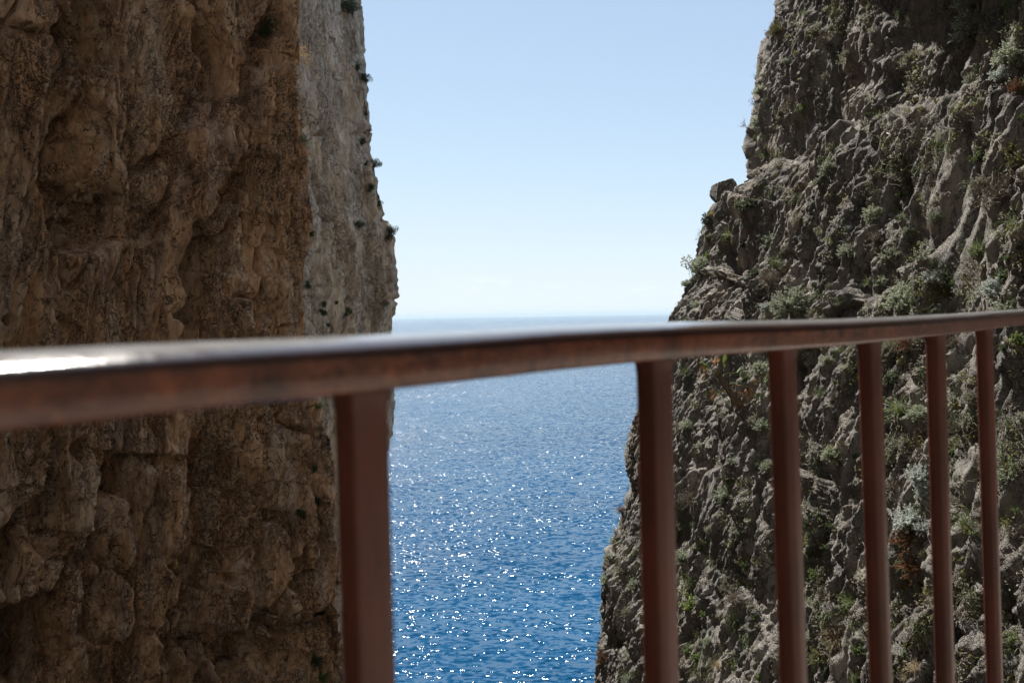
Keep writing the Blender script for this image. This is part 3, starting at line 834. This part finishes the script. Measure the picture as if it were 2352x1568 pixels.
# every maker returns (foliage, stems) about one unit wide, growing along +Z from the origin
def mk_sage(seed, nst=84, lw=.027, ll=.09, up=.35, leaves=24):
    r = random.Random(seed); f, s = MB(), MB()
    for i in range(nst):
        d = rdir(r, up); L = r.uniform(.34, .56)
        pt = curve(r, v3(r, .03), d, L, 5, .10, .10)
        s.tube(pt, np.linspace(.0085, .004, 5), 3)
        for k in range(leaves):
            q = r.uniform(.30, 1.0); a = q * 4; j = min(int(a), 3)
            p = pt[j] * (1 - a + j) + pt[j + 1] * (a - j)
            dd = (pt[j + 1] - pt[j]); dd /= np.linalg.norm(dd)
            f.leaf(p, dd * r.uniform(.3, 1.1) + v3(r, .55), v3(r), ll * r.uniform(.6, 1.2), lw * r.uniform(.8, 1.4))
    return f, s
def mk_dry(seed, nst=60, leafy=3):
    r = random.Random(seed); f, s = MB(), MB()
    for i in range(nst):
        d = rdir(r, .25); L = r.uniform(.35, .6)
        pt = curve(r, v3(r, .06), d, L, 5, .12, .2)
        f.tube(pt, np.linspace(.009, .0035, 5), 3)
        for k in range(6):
            j = r.randrange(1, 5)
            f.tube(curve(r, pt[j], rdir(r, .1) + d * .5, r.uniform(.1, .24), 4, .1, .25), np.linspace(.005, .002, 4), 3)
        for k in range(leafy):
            j = r.randrange(2, 5)
            f.leaf(pt[j], v3(r), v3(r), .06, .02)
    for k in range(8): s.tube(curve(r, v3(r, .03), rdir(r, .4), .4, 5, .1, .15), np.linspace(.014, .005, 5), 3)
    return f, s
def mk_leafy(seed, nst=26, ll=.12, lw=.075, per=13, up=.5, h=.5):
    r = random.Random(seed); f, s = MB(), MB()
    for i in range(nst):
        d = rdir(r, up); pt = curve(r, v3(r, .05), d, r.uniform(.2, h), 5, .14, .13)
        s.tube(pt, np.linspace(.008, .004, 5), 3)
        for k in range(per):
            q = r.uniform(.15, 1.0) * 4; j = min(int(q), 3)
            p = pt[j] * (1 - q + j) + pt[j + 1] * (q - j) + v3(r, .02)
            f.leaf(p, v3(r) + np.array([0, 0, .2]), np.array([0, 0, 1.]) + v3(r, .5), ll * r.uniform(.5, 1.1), lw * r.uniform(.6, 1.1))
    return f, s
def mk_grass(seed, nb=95, W=.017, up=1.1, L0=.5, L1=.85, droop=.7):
    r = random.Random(seed); f, s = MB(), MB()
    for i in range(nb):
        d = rdir(r, up)
        f.blade(curve(r, v3(r, .05), d, r.uniform(L0, L1), 5, droop * r.uniform(.5, 1.2), .07), W * r.uniform(.6, 1.2))
    for i in range(3): s.tube(curve(r, v3(r, .04), rdir(r, 1.5), .3, 5, .2, .08), np.linspace(.012, .004, 5), 3)
    return f, s
def mk_spire(seed):
    r = random.Random(seed); f, s = MB(), MB()
    for i in range(7):
        d = rdir(r, .5); pt = curve(r, v3(r, .05), d, r.uniform(.5, .8), 6, -.28, .08)
        s.tube(pt, np.linspace(.014, .006, 6), 4)
        for k in range(60):
            q = r.uniform(.15, 1.0) * 5; j = min(int(q), 4)
            p = pt[j] * (1 - q + j) + pt[j + 1] * (q - j)
            f.leaf(p, v3(r) + (pt[j + 1] - pt[j]) * 3, v3(r), .085 * r.uniform(.6, 1.2), .03)
    return f, s
def mk_twig(seed, leaf=2):
    r = random.Random(seed); f, s = MB(), MB()
    for i in range(7):
        pt = curve(r, v3(r, .03), rdir(r, .7), r.uniform(.4, .8), 6, .02, .14)
        f.tube(pt, np.linspace(.010, .004, 6), 3)
        for k in range(6):
            j = r.randrange(2, 6)
            e = curve(r, pt[j], rdir(r, .4), r.uniform(.1, .3), 4, .0, .2)
            f.tube(e, np.linspace(.006, .003, 4), 3)
            for q in range(leaf): f.leaf(e[-1], v3(r), v3(r), .07, .035)
    return f, s
def mk_bush(seed):
    r = random.Random(seed); f, s = MB(), MB()
    lobes = [(v3(r, .17) + np.array([0, 0, .24]), r.uniform(.13, .24)) for _ in range(12)]
    for c, q in lobes:
        s.tube(np.array([v3(r, .02), c * .5 + v3(r, .02), c]), [.02, .013, .006], 4)
        for k in range(150):
            d = v3(r); d /= np.linalg.norm(d)
            p = c + d * q * (r.random() ** .35) * r.uniform(.8, 1.12)
            f.leaf(p, d + v3(r, .7), v3(r), .065 * r.uniform(.6, 1.3), .03 * r.uniform(.7, 1.4))
    return f, s
def mk_hang(seed):
    r = random.Random(seed); f, s = MB(), MB()
    for i in range(110):
        p = np.array([r.uniform(-.25, .3), r.uniform(-.1, .1), r.uniform(-.35, .35)])
        f.blade(curve(r, p, np.array([r.uniform(.3, 1), r.gauss(0, .4), r.uniform(-.1, .9)]), r.uniform(.25, .55), 5, .8, .1), .009)
    for i in range(4): s.tube(curve(r, np.array([-.1, 0, r.uniform(-.3, .3)]), rdir(r, .1), .3, 5, .4, .1), np.linspace(.012, .004, 5), 3)
    return f, s
KINDS = {  # maker, leaf material, stem material, name, look, category
 'sage': (lambda k: mk_sage(k), 'sage', 'stem', 'sage_shrub', 'pale grey-green shrub', 'shrub'),
 'silver': (lambda k: mk_sage(k, 76, .030, .08, .4, 24), 'silver', 'dry', 'silver_shrub', 'silvery white-leaved shrub', 'shrub'),
 'dull': (lambda k: mk_sage(k, 76, .022, .08, .25, 18), 'dull', 'dry', 'sparse_shrub', 'dull half-dry shrub', 'shrub'),
 'dry': (lambda k: mk_dry(k), 'dry', 'stem', 'dry_shrub', 'leafless grey-brown twiggy shrub', 'shrub'),
 'rust': (lambda k: mk_dry(k, 60, 22), 'rust', 'stem', 'rusty_shrub', 'rust-brown withered shrub', 'shrub'),
 'olive': (lambda k: mk_sage(k, 60, .02, .07, .4, 14), 'olive', 'stem', 'olive_shrub', 'olive-brown fine-leaved shrub', 'shrub'),
 'leafy': (lambda k: mk_leafy(k, 34, .085, .05, 20), 'green', 'stem', 'leafy_plant', 'green leafy plant', 'plant'),
 'pale': (lambda k: mk_leafy(k, 18, .10, .06, 12, .9, .6), 'sage', 'stem', 'trailing_plant', 'pale-leaved upright plant', 'plant'),
 'bright': (lambda k: mk_leafy(k, 30, .09, .055, 18), 'bright', 'stem', 'bright_plant', 'bright fresh-green leafy plant', 'plant'),
 'dark': (lambda k: mk_leafy(k, 40, .085, .045, 20), 'dark', 'stem', 'dark_plant', 'dark leafy plant', 'plant'),
 'yellow': (lambda k: mk_leafy(k, 16, .10, .07, 9), 'yellow', 'stem', 'yellow_plant', 'yellow-leaved small plant', 'plant'),
 'grass': (lambda k: mk_grass(k), 'grass', 'tan', 'grass_tuft', 'green arching grass tuft', 'grass'),
 'tan': (lambda k: mk_grass(k, 130, .012, .6, .35, .65, .6), 'tan', 'dry', 'dry_grass_tuft', 'straw-coloured dry grass tuft', 'grass'),
 'spire': (lambda k: mk_spire(k), 'sage', 'stem', 'spiky_plant', 'grey-green plant with upcurved spiky stems', 'plant'),
 'twig': (lambda k: mk_twig(k), 'stem', 'stem', 'bare_twig', 'thin dark bare twig', 'twig'),
 'bush': (lambda k: mk_bush(k), 'dark', 'stem', 'dark_bush', 'dark rounded bush', 'bush'),
 'greybush': (lambda k: mk_bush(k + 50), 'sage', 'stem', 'grey_bush', 'dense grey-green rounded bush', 'bush'),
 'hang': (lambda k: mk_hang(k), 'gold', 'dry', 'hanging_grass_tuft', 'golden dry grass hanging in the sunlight', 'grass'),
}
_cache = {}
def variant(kind, k):
    if (kind, k) not in _cache:
        mk, lm, sm, nm, *_ = KINDS[kind]
        f, s = mk(k * 7 + len(kind) * 3 + 1)
        one = MB()
        for src, mi in ((f, 0), (s, 1)):
            if src.v: one.add(np.concatenate(src.v), src.f, mi)
        _cache[(kind, k)] = (f.mesh('foliage', [LM[lm]]), s.mesh('stem', [LM[sm]]), one.mesh(nm, [LM[lm], LM[sm]]))
    return _cache[(kind, k)]

# (kind, x, y, width) as surveyed on the photograph; each plant is rooted where its sight line meets the rock
RIGHT = [
 ('olive',1786,67,50),('pale',1805,139,32),('sage',1911,65,27),('dry',1900,98,38),('sage',1900,21,18),('dull',1946,123,34),('leafy',1905,130,16),('dull',1898,171,24),
 ('sage',1731,208,34),('twig',1723,236,28),('dry',1817,238,36),('bright',1848,243,26),('sage',1745,280,34),('leafy',1786,280,16),('twig',1716,288,24),
 ('grass',1759,354,34),('bright',1812,305,12),('sage',2227,56,80),('sage',2220,9,40),('dull',2093,130,32),('sage',2165,123,18),('sage',2318,130,52),('silver',2299,171,50),
 ('leafy',2246,155,26),('sage',2232,180,32),('rust',2338,201,32),('bright',2100,178,13),('leafy',2253,356,44),('olive',2320,343,60),('grass',2343,273,22),
 ('sage',1909,386,56),('sage',1879,418,24),('dark',1720,462,56),('leafy',1700,468,40),('leafy',1761,432,14),('leafy',1747,455,12),('dull',1793,381,32),('tan',1738,392,28),
 ('dry',1708,486,50),('leafy',1803,458,16),('sage',1770,548,46),('sage',1715,516,20),('dull',1835,502,36),('leafy',1854,511,16),('sage',2004,493,46),('silver',1946,523,18),
 ('sage',1951,574,56),('dull',1807,571,26),('grass',1780,606,48),('dark',1733,627,40),('dry',1773,641,64),('dull',1909,655,28),('sage',1817,694,82),('dull',1870,717,34),
 ('grass',1997,648,34),('dry',2016,541,40),('silver',1759,703,24),('grass',1935,692,26),('sage',2030,645,28),('dull',2085,386,62),('dry',2132,379,36),('leafy',2072,444,26),
 ('grass',2070,500,22),('yellow',2053,484,10),('sage',2149,497,32),('dry',2142,518,26),('sage',2089,530,30),('sage',2051,585,42),('spire',2126,560,32),('spire',2114,590,44),
 ('bright',2292,388,22),('olive',2338,372,40),('dull',2257,418,54),('dry',2295,444,76),('grass',2248,578,54),('leafy',2306,627,44),('silver',2281,662,52),('silver',2142,636,50),
 ('olive',2172,666,52),('sage',2072,687,78),('leafy',2065,668,18),('bright',2102,673,16),('leafy',2126,713,18),('sage',2320,706,58),('dark',2341,500,24),('olive',2343,567,24),('leafy',2315,590,20),
 ('dark',1628,502,44),('yellow',1634,490,20),('olive',1672,549,46),('grass',1672,543,40),('leafy',1626,544,24),('greybush',1605,611,68),('grass',1649,625,28),('bright',1628,584,24),
 ('sage',1578,651,26),('sage',1600,699,30),('bright',1577,732,14),('dark',1534,730,14),('dark',1705,561,24),('twig',1547,702,20),('twig',1567,622,22),('leafy',1660,573,20),
 ('sage',1746,844,44),('leafy',1741,909,22),('dull',1731,960,54),('sage',1753,977,34),('sage',1578,977,32),('pale',1608,1017,36),('pale',1678,1054,34),('sage',1766,1070,32),
 ('dry',1590,1138,60),('sage',1668,1135,50),('leafy',1673,1100,24),('grass',1577,854,28),
 ('dry',1427,1168,24),('dark',1418,1197,15),('sage',1413,1240,24),('sage',1399,1280,20),('leafy',1440,1224,12),('dull',1429,1307,34),('pale',1376,1325,42),('sage',1461,1339,38),
 ('dark',1387,1376,16),('dull',1440,1403,28),('rust',1370,1505,30),('grass',1454,1550,20),('sage',1571,1197,34),('sage',1632,1213,26),('leafy',1621,1243,22),('sage',1571,1278,50),
 ('pale',1696,1221,30),('pale',1723,1192,32),('leafy',1715,1296,32),('grass',1589,1331,24),('dull',1675,1336,50),('dry',1685,1371,40),('bright',1589,1379,50),('bright',1616,1408,20),
 ('leafy',1723,1342,20),('grass',1685,1418,38),('sage',1629,1470,28),('leafy',1581,1486,38),('leafy',1605,1510,44),('tan',1648,1523,38),('leafy',1733,1414,22),('leafy',1744,1550,30),('sage',1442,1560,26),
 ('sage',1900,826,36),('sage',1862,831,20),('olive',1956,804,26),('leafy',1917,876,18),('grass',1885,904,32),('dry',1915,906,34),('sage',1912,1039,50),('olive',1935,1019,24),('leafy',1966,1044,24),
 ('bright',1842,1052,14),('rust',2090,786,50),('dry',2060,792,50),('sage',2036,794,32),('yellow',2068,829,24),('dark',2042,864,44),('grass',2062,866,28),('grass',2073,939,66),('sage',2111,947,44),
 ('yellow',2119,1000,22),('silver',2111,1092,52),('silver',2118,1127,38),('dry',2053,1115,44),('silver',2088,1191,58),('silver',2118,1208,42),('rust',2087,1231,82),('silver',2053,1268,26),('olive',2124,1268,30),
 ('rust',2097,1294,52),('yellow',2079,1342,30),('grass',2117,1339,30),('bright',1876,1179,28),('dark',1854,1195,36),('grass',1890,1213,34),('leafy',1911,1205,18),('leafy',1890,1256,28),('grass',1862,1268,28),
 ('bright',1873,1314,40),('grass',1956,1379,50),('bright',1948,1400,24),('tan',1919,1448,82),('dull',1913,1482,60),('leafy',1970,1485,44),('olive',1885,1500,52),('grass',1968,1557,50),('tan',2106,1528,52),('tan',2085,1551,34),
 ('dry',2195,780,40),('bright',2338,777,40),('leafy',2303,796,22),('dull',2230,912,38),('yellow',2195,928,24),('silver',2198,953,24),('leafy',2231,866,14),('sage',2313,1090,44),('dry',2206,982,42),
 ('grass',2214,1199,44),('grass',2338,1170,34)]
LEFT = [
 ('bush',800,20,44,1),('bush',819,155,16,1),('bush',836,181,22,1),('bush',852,263,14,1),('bush',831,326,24,1),('bush',841,376,16,1),('bush',862,377,24,1),('pale',868,369,16,1),('bush',851,431,20,1),
 ('bush',869,469,18,1),('bush',825,517,18,1),('bush',893,532,38,1),('pale',909,584,24,1),('bush',716,539,14,1),('bush',745,697,16,1),('bush',771,695,14,1),('bush',743,720,20,1),('bush',793,715,26,1),
 ('bush',755,747,15,1),('bush',707,657,16,1),
 ('bush',620,65,46,0),('hang',690,120,66,0),('pale',697,318,44,0),('bright',732,930,32,0),('tan',742,983,26,0),('bush',722,1076,28,0),('bush',724,1148,28,0),('bush',693,1177,26,0),('bush',730,1190,16,0),
 ('bush',728,1514,38,0),('leafy',742,1550,34,0)]
ORD = ['first', 'second', 'third', 'fourth', 'fifth', 'sixth', 'seventh', 'eighth', 'ninth', 'tenth', 'eleventh', 'twelfth']
BX = [826, 1503, 1797, 1997, 2148, 2260, 9999]
def where(x, y):
    top = np.interp(x, [0, 830, 1503, 2000, 2352], [800, 775, 745, 735, 712])
    if x < 1503 and y > top and x > 1300: return 'on the cliff edge just left of the second baluster'
    if y <= top:
        if x < 1660: return 'on the stepped cliff edge below the boulder'
        g = sum(x > b for b in BX)
        band = 'high ' if y < 240 else ('midway ' if y < 490 else 'low ')
        return band + ('above the %s baluster gap' % ORD[g - 1] if g < 6 else 'above the rail right of the last baluster')
    g = sum(x > b for b in BX)
    return ('in the %s baluster gap' % ORD[g - 1] if g < 6 else 'right of the last baluster')
def where_left(x, y, far):
    if far: return 'on the pale far cliff' + ("'s sky edge" if x > 800 and y < 640 else ' face')
    return 'on the ochre left cliff' + (' below the handrail' if y > 800 else ' above the handrail')
items = [(k, x, y, wd, 2, where(x, y)) for k, x, y, wd in RIGHT] + [(k, x, y, wd, 1 if far else 0, where_left(x, y, far)) for k, x, y, wd, far in LEFT]
groups_ = {}
for it in items: groups_.setdefault((it[0], it[5]), []).append(it)
rnd = random.Random(11)
count = {}
for it in items:
    kind, x, y, wd, which, wh = it
    mk, lm, sm, nm, look, cat = KINDS[kind]
    h = hit(x, y + wd * .22, which) or hit(x + (14 if which == 2 else -14), y + wd * .22, which) or hit(x + (30 if which == 2 else -30), y, which)
    if h is None:
        continue
    p, nrm, dist = h[0], h[1], h[3]
    if nrm.dot(p) > 0: nrm = -nrm
    size = wd / F * dist * rnd.uniform(.9, 1.3)
    mates = sorted(groups_[(kind, wh)], key=lambda q: q[2])
    if len(mates) == 1: lab = '%s %s' % (look, wh)
    else: lab = '%s %s, %s from top' % (look, wh, ORD[mates.index(it)])
    k = count.get(kind, 0) % 3; count[kind] = count.get(kind, 0) + 1
    fo, st, one = variant(kind, k)
    ax = (Vector((0, 0, 1)) * (1.0 if kind not in ('hang',) else .0) + nrm * .75).normalized()
    if kind == 'hang':
        rot = Matrix.Rotation(R(-10), 3, 'Z')
    else:
        rot = (Matrix.Rotation(rnd.uniform(-.25, .25), 3, 'X') @ ax.to_track_quat('Z', 'Y').to_matrix() @ Matrix.Rotation(rnd.uniform(0, 6.28), 3, 'Z'))
    mw = Matrix.Translation(p - nrm * size * .02) @ rot.to_4x4() @ Matrix.Scale(size, 4)
    grp = {'shrub': 'shrubs growing on the cliffs', 'plant': 'leafy plants growing on the cliffs', 'grass': 'grass tufts growing on the cliffs',
           'bush': 'dark bushes growing on the cliffs', 'twig': 'bare twigs on the cliff edge'}[cat]
    if wd >= 26:
        o = empty(nm)
        a = bpy.data.objects.new('foliage', fo); C.objects.link(a); a.parent = o
        b = bpy.data.objects.new('stem', st); C.objects.link(b); b.parent = o
    else:
        o = bpy.data.objects.new(nm, one); C.objects.link(o)
    o.matrix_world = mw
    tag(o, lab, cat, grp)

# low scrub, moss and withered tufts too many to count, rooted all over the right cliff
gc = MB()
gr_ = random.Random(77)
placed = 0
for _ in range(5200):
    if placed >= 1500: break
    x, y = gr_.uniform(1370, 2352), gr_.uniform(0, 1568)
    if perlin(np.array([[x / 90., y / 120., 4.2]]), 9)[0] < gr_.uniform(-.25, .45): continue
    h = hit(x, y, 2)
    if h is None: continue
    p, nrm = np.array(h[0]), np.array(h[1])
    if np.dot(nrm, p) > 0: nrm = -nrm
    placed += 1
    sz_ = gr_.uniform(.06, .20); kd = gr_.random()
    mi = 0 if kd < .38 else (1 if kd < .62 else (2 if kd < .82 else 3))
    for k in range(26 if mi != 1 else 18):
        dd = v3(gr_); dd /= np.linalg.norm(dd); dd = dd + nrm * .7 + np.array([0, 0, .5])
        b0 = p + v3(gr_, sz_ * .25)
        if mi == 1: gc.tube(curve(gr_, b0, dd / np.linalg.norm(dd), sz_ * gr_.uniform(.5, 1.3), 4, .3, .25), [.004, .003, .0025, .0015], 3, mi)
        elif mi == 3: gc.blade(curve(gr_, b0, dd / np.linalg.norm(dd), sz_ * gr_.uniform(.7, 1.6), 5, .8, .1), .008, mi)
        else: gc.leaf(b0 + dd * sz_ * gr_.uniform(.1, .5), dd + v3(gr_, .6), v3(gr_), gr_.uniform(.025, .06), gr_.uniform(.012, .028), mi)
tag(link('ground_cover', gc.mesh('ground_cover', [LM['dull'], LM['dry'], LM['olive'], LM['grass']])), kind='stuff')

# dwarf fan palm under the rail, between the second and third balusters
def fan(mb, p, d, up, Rr, n, spread, mi, r, droop=.15):
    d = d / np.linalg.norm(d); b = np.cross(d, up); b /= np.linalg.norm(b); u = np.cross(b, d)
    for i in range(n):
        a = (i / (n - 1) - .5) * spread
        dd = d * math.cos(a) + b * math.sin(a) + u * r.gauss(0, .07)
        L = Rr * (1 - .25 * abs(a / spread * 2) ** 2) * r.uniform(.85, 1.08)
        q = [p + dd * L * tt - np.array([0, 0, droop * L * tt * tt]) for tt in (0, .3, .6, .85, 1)]
        mb.blade(q, Rr * .085, mi)
h = hit(1700, 930, 2)
base_p = np.array(h[0]); nr_ = np.array(h[1]); nr_ = -nr_ if np.dot(nr_, base_p) > 0 else nr_
top_p = at(1652, 862, base_p[1] - .35)
palm = empty('fan_palm', tuple(base_p))
tag(palm, 'dwarf fan palm with green and orange fronds leaning from the rock below the handrail', 'palm')
r_ = random.Random(5)
mb = MB()
mid = (base_p + top_p) / 2 + np.array([.02, -.05, -.08])
tp = np.array([base_p, base_p * .5 + mid * .5 + [0, 0, -.02], mid, mid * .5 + top_p * .5, top_p]) - base_p
mb.tube(tp, [.085, .075, .07, .065, .05], 9)
for i in range(60):
    q = r_.random() * 3.9; j = int(q); c0 = tp[j] * (1 - q + j) + tp[j + 1] * (q - j)
    dd = v3(r_); dd[2] = abs(dd[2]); dd /= np.linalg.norm(dd)
    mb.leaf(c0 + dd * .05, dd + np.array([-.2, 0, .5]), v3(r_), .13, .035)
link('trunk', mb.mesh('trunk', [LM['stem']]), (), palm)
for (fx, fy, tx, ty, kind, n) in [(1652, 862, 1600, 846, 'palmdry', 16), (1652, 860, 1640, 815, 'palmdry', 14), (1652, 860, 1668, 812, 'palm', 16), (1652, 862, 1725, 850, 'palm', 20),
        (1668, 885, 1732, 868, 'palm', 24), (1668, 885, 1745, 885, 'palmdry', 22), (1672, 900, 1735, 905, 'palmdry', 20), (1668, 900, 1640, 898, 'palm', 18), (1668, 900, 1628, 905, 'palmdry', 18),
        (1680, 915, 1700, 935, 'palmdry', 16), (1652, 862, 1612, 832, 'palm', 14)]:
    r0 = at(fx, fy, base_p[1] - .3); e = at(fx + (tx - fx) * .55, fy + (ty - fy) * .55, base_p[1] - .3 - r_.uniform(.0, .3))
    fr = MB()
    fr.tube(np.array([r0, (r0 + e) / 2 + [0, 0, .01], e]) - base_p, [.010, .008, .006], 4)
    dd = e - r0
    fan(fr, e - base_p, dd, v3(r_, .4) + np.array([-.4, -.8, .5]), np.linalg.norm(dd) * r_.uniform(.8, 1.05), n, r_.uniform(1.7, 2.6), 0, r_)
    link('frond', fr.mesh('frond', [LM[kind]]), (), palm)

# boulder perched on the ledge
me = bpy.data.meshes.new('boulder')
import bmesh
bm = bmesh.new(); bmesh.ops.create_icosphere(bm, subdivisions=5, radius=1.0)
co_ = np.array([v.co[:] for v in bm.verts])
c0 = at(1666, 444, D_right - .1)
sz = 29 / F * D_right
rb = np.random.default_rng(12)
pn = rb.normal(size=(16, 3)); pn /= np.linalg.norm(pn, axis=1, keepdims=True)
pn = np.concatenate([pn, [[0, 0, -1], [-1, -.1, .05], [.95, -.2, .1], [0, -1, .1], [-.25, 0, 1]]]); pd_ = np.concatenate([rb.uniform(.88, 1.04, 16), [.84, .86, .84, .86, .92]])
dn_ = co_ @ pn.T
q = co_ * np.min(np.where(dn_ > .05, pd_ / np.maximum(dn_, .05), 9), axis=1)[:, None]
q = q * (1 + .05 * fbm(co_ * 2.2, 4, 401) + .045 * ridged(co_ * 5, 3, 402))[:, None] * sz
for v, c in zip(bm.verts, q): v.co = c
bm.to_mesh(me); bm.free()
o = link('boulder', me, [M_right]); o.location = tuple(c0)
tag(o, 'squarish boulder perched on the ledge against the sky', 'boulder')
# bleached dead branch lying across the rock
h0 = hit(2040, 305, 2); h1 = hit(2105, 288, 2)
if h0 and h1:
    a, b = np.array(h0[0]), np.array(h1[0]); n_ = np.array(h0[1]); n_ = -n_ if np.dot(n_, a) > 0 else n_
    mb = MB()
    pts = [a + n_ * .06, a * .7 + b * .3 + n_ * .10 + [0, 0, -.09], a * .35 + b * .65 + n_ * .12 + [0, 0, -.02], b + n_ * .1 + [0, 0, .05]]
    o = bpy.data.objects.new('dead_branch', None)
    mb.tube(np.array(pts) - a, [.008, .012, .010, .005], 6, 0, True)
    mb.tube(np.array([pts[2], pts[2] + n_ * .1 + [-.15, 0, .04], pts[2] + n_ * .12 + [-.32, 0, .10]]) - a, [.008, .006, .003], 5)
    bpy.data.objects.remove(o)
    o = link('dead_branch', mb.mesh('dead_branch', [LM['palewood']], True)); o.location = tuple(a)
    tag(o, 'bleached bent dead branch caught on the right cliff above the fourth baluster', 'branch')
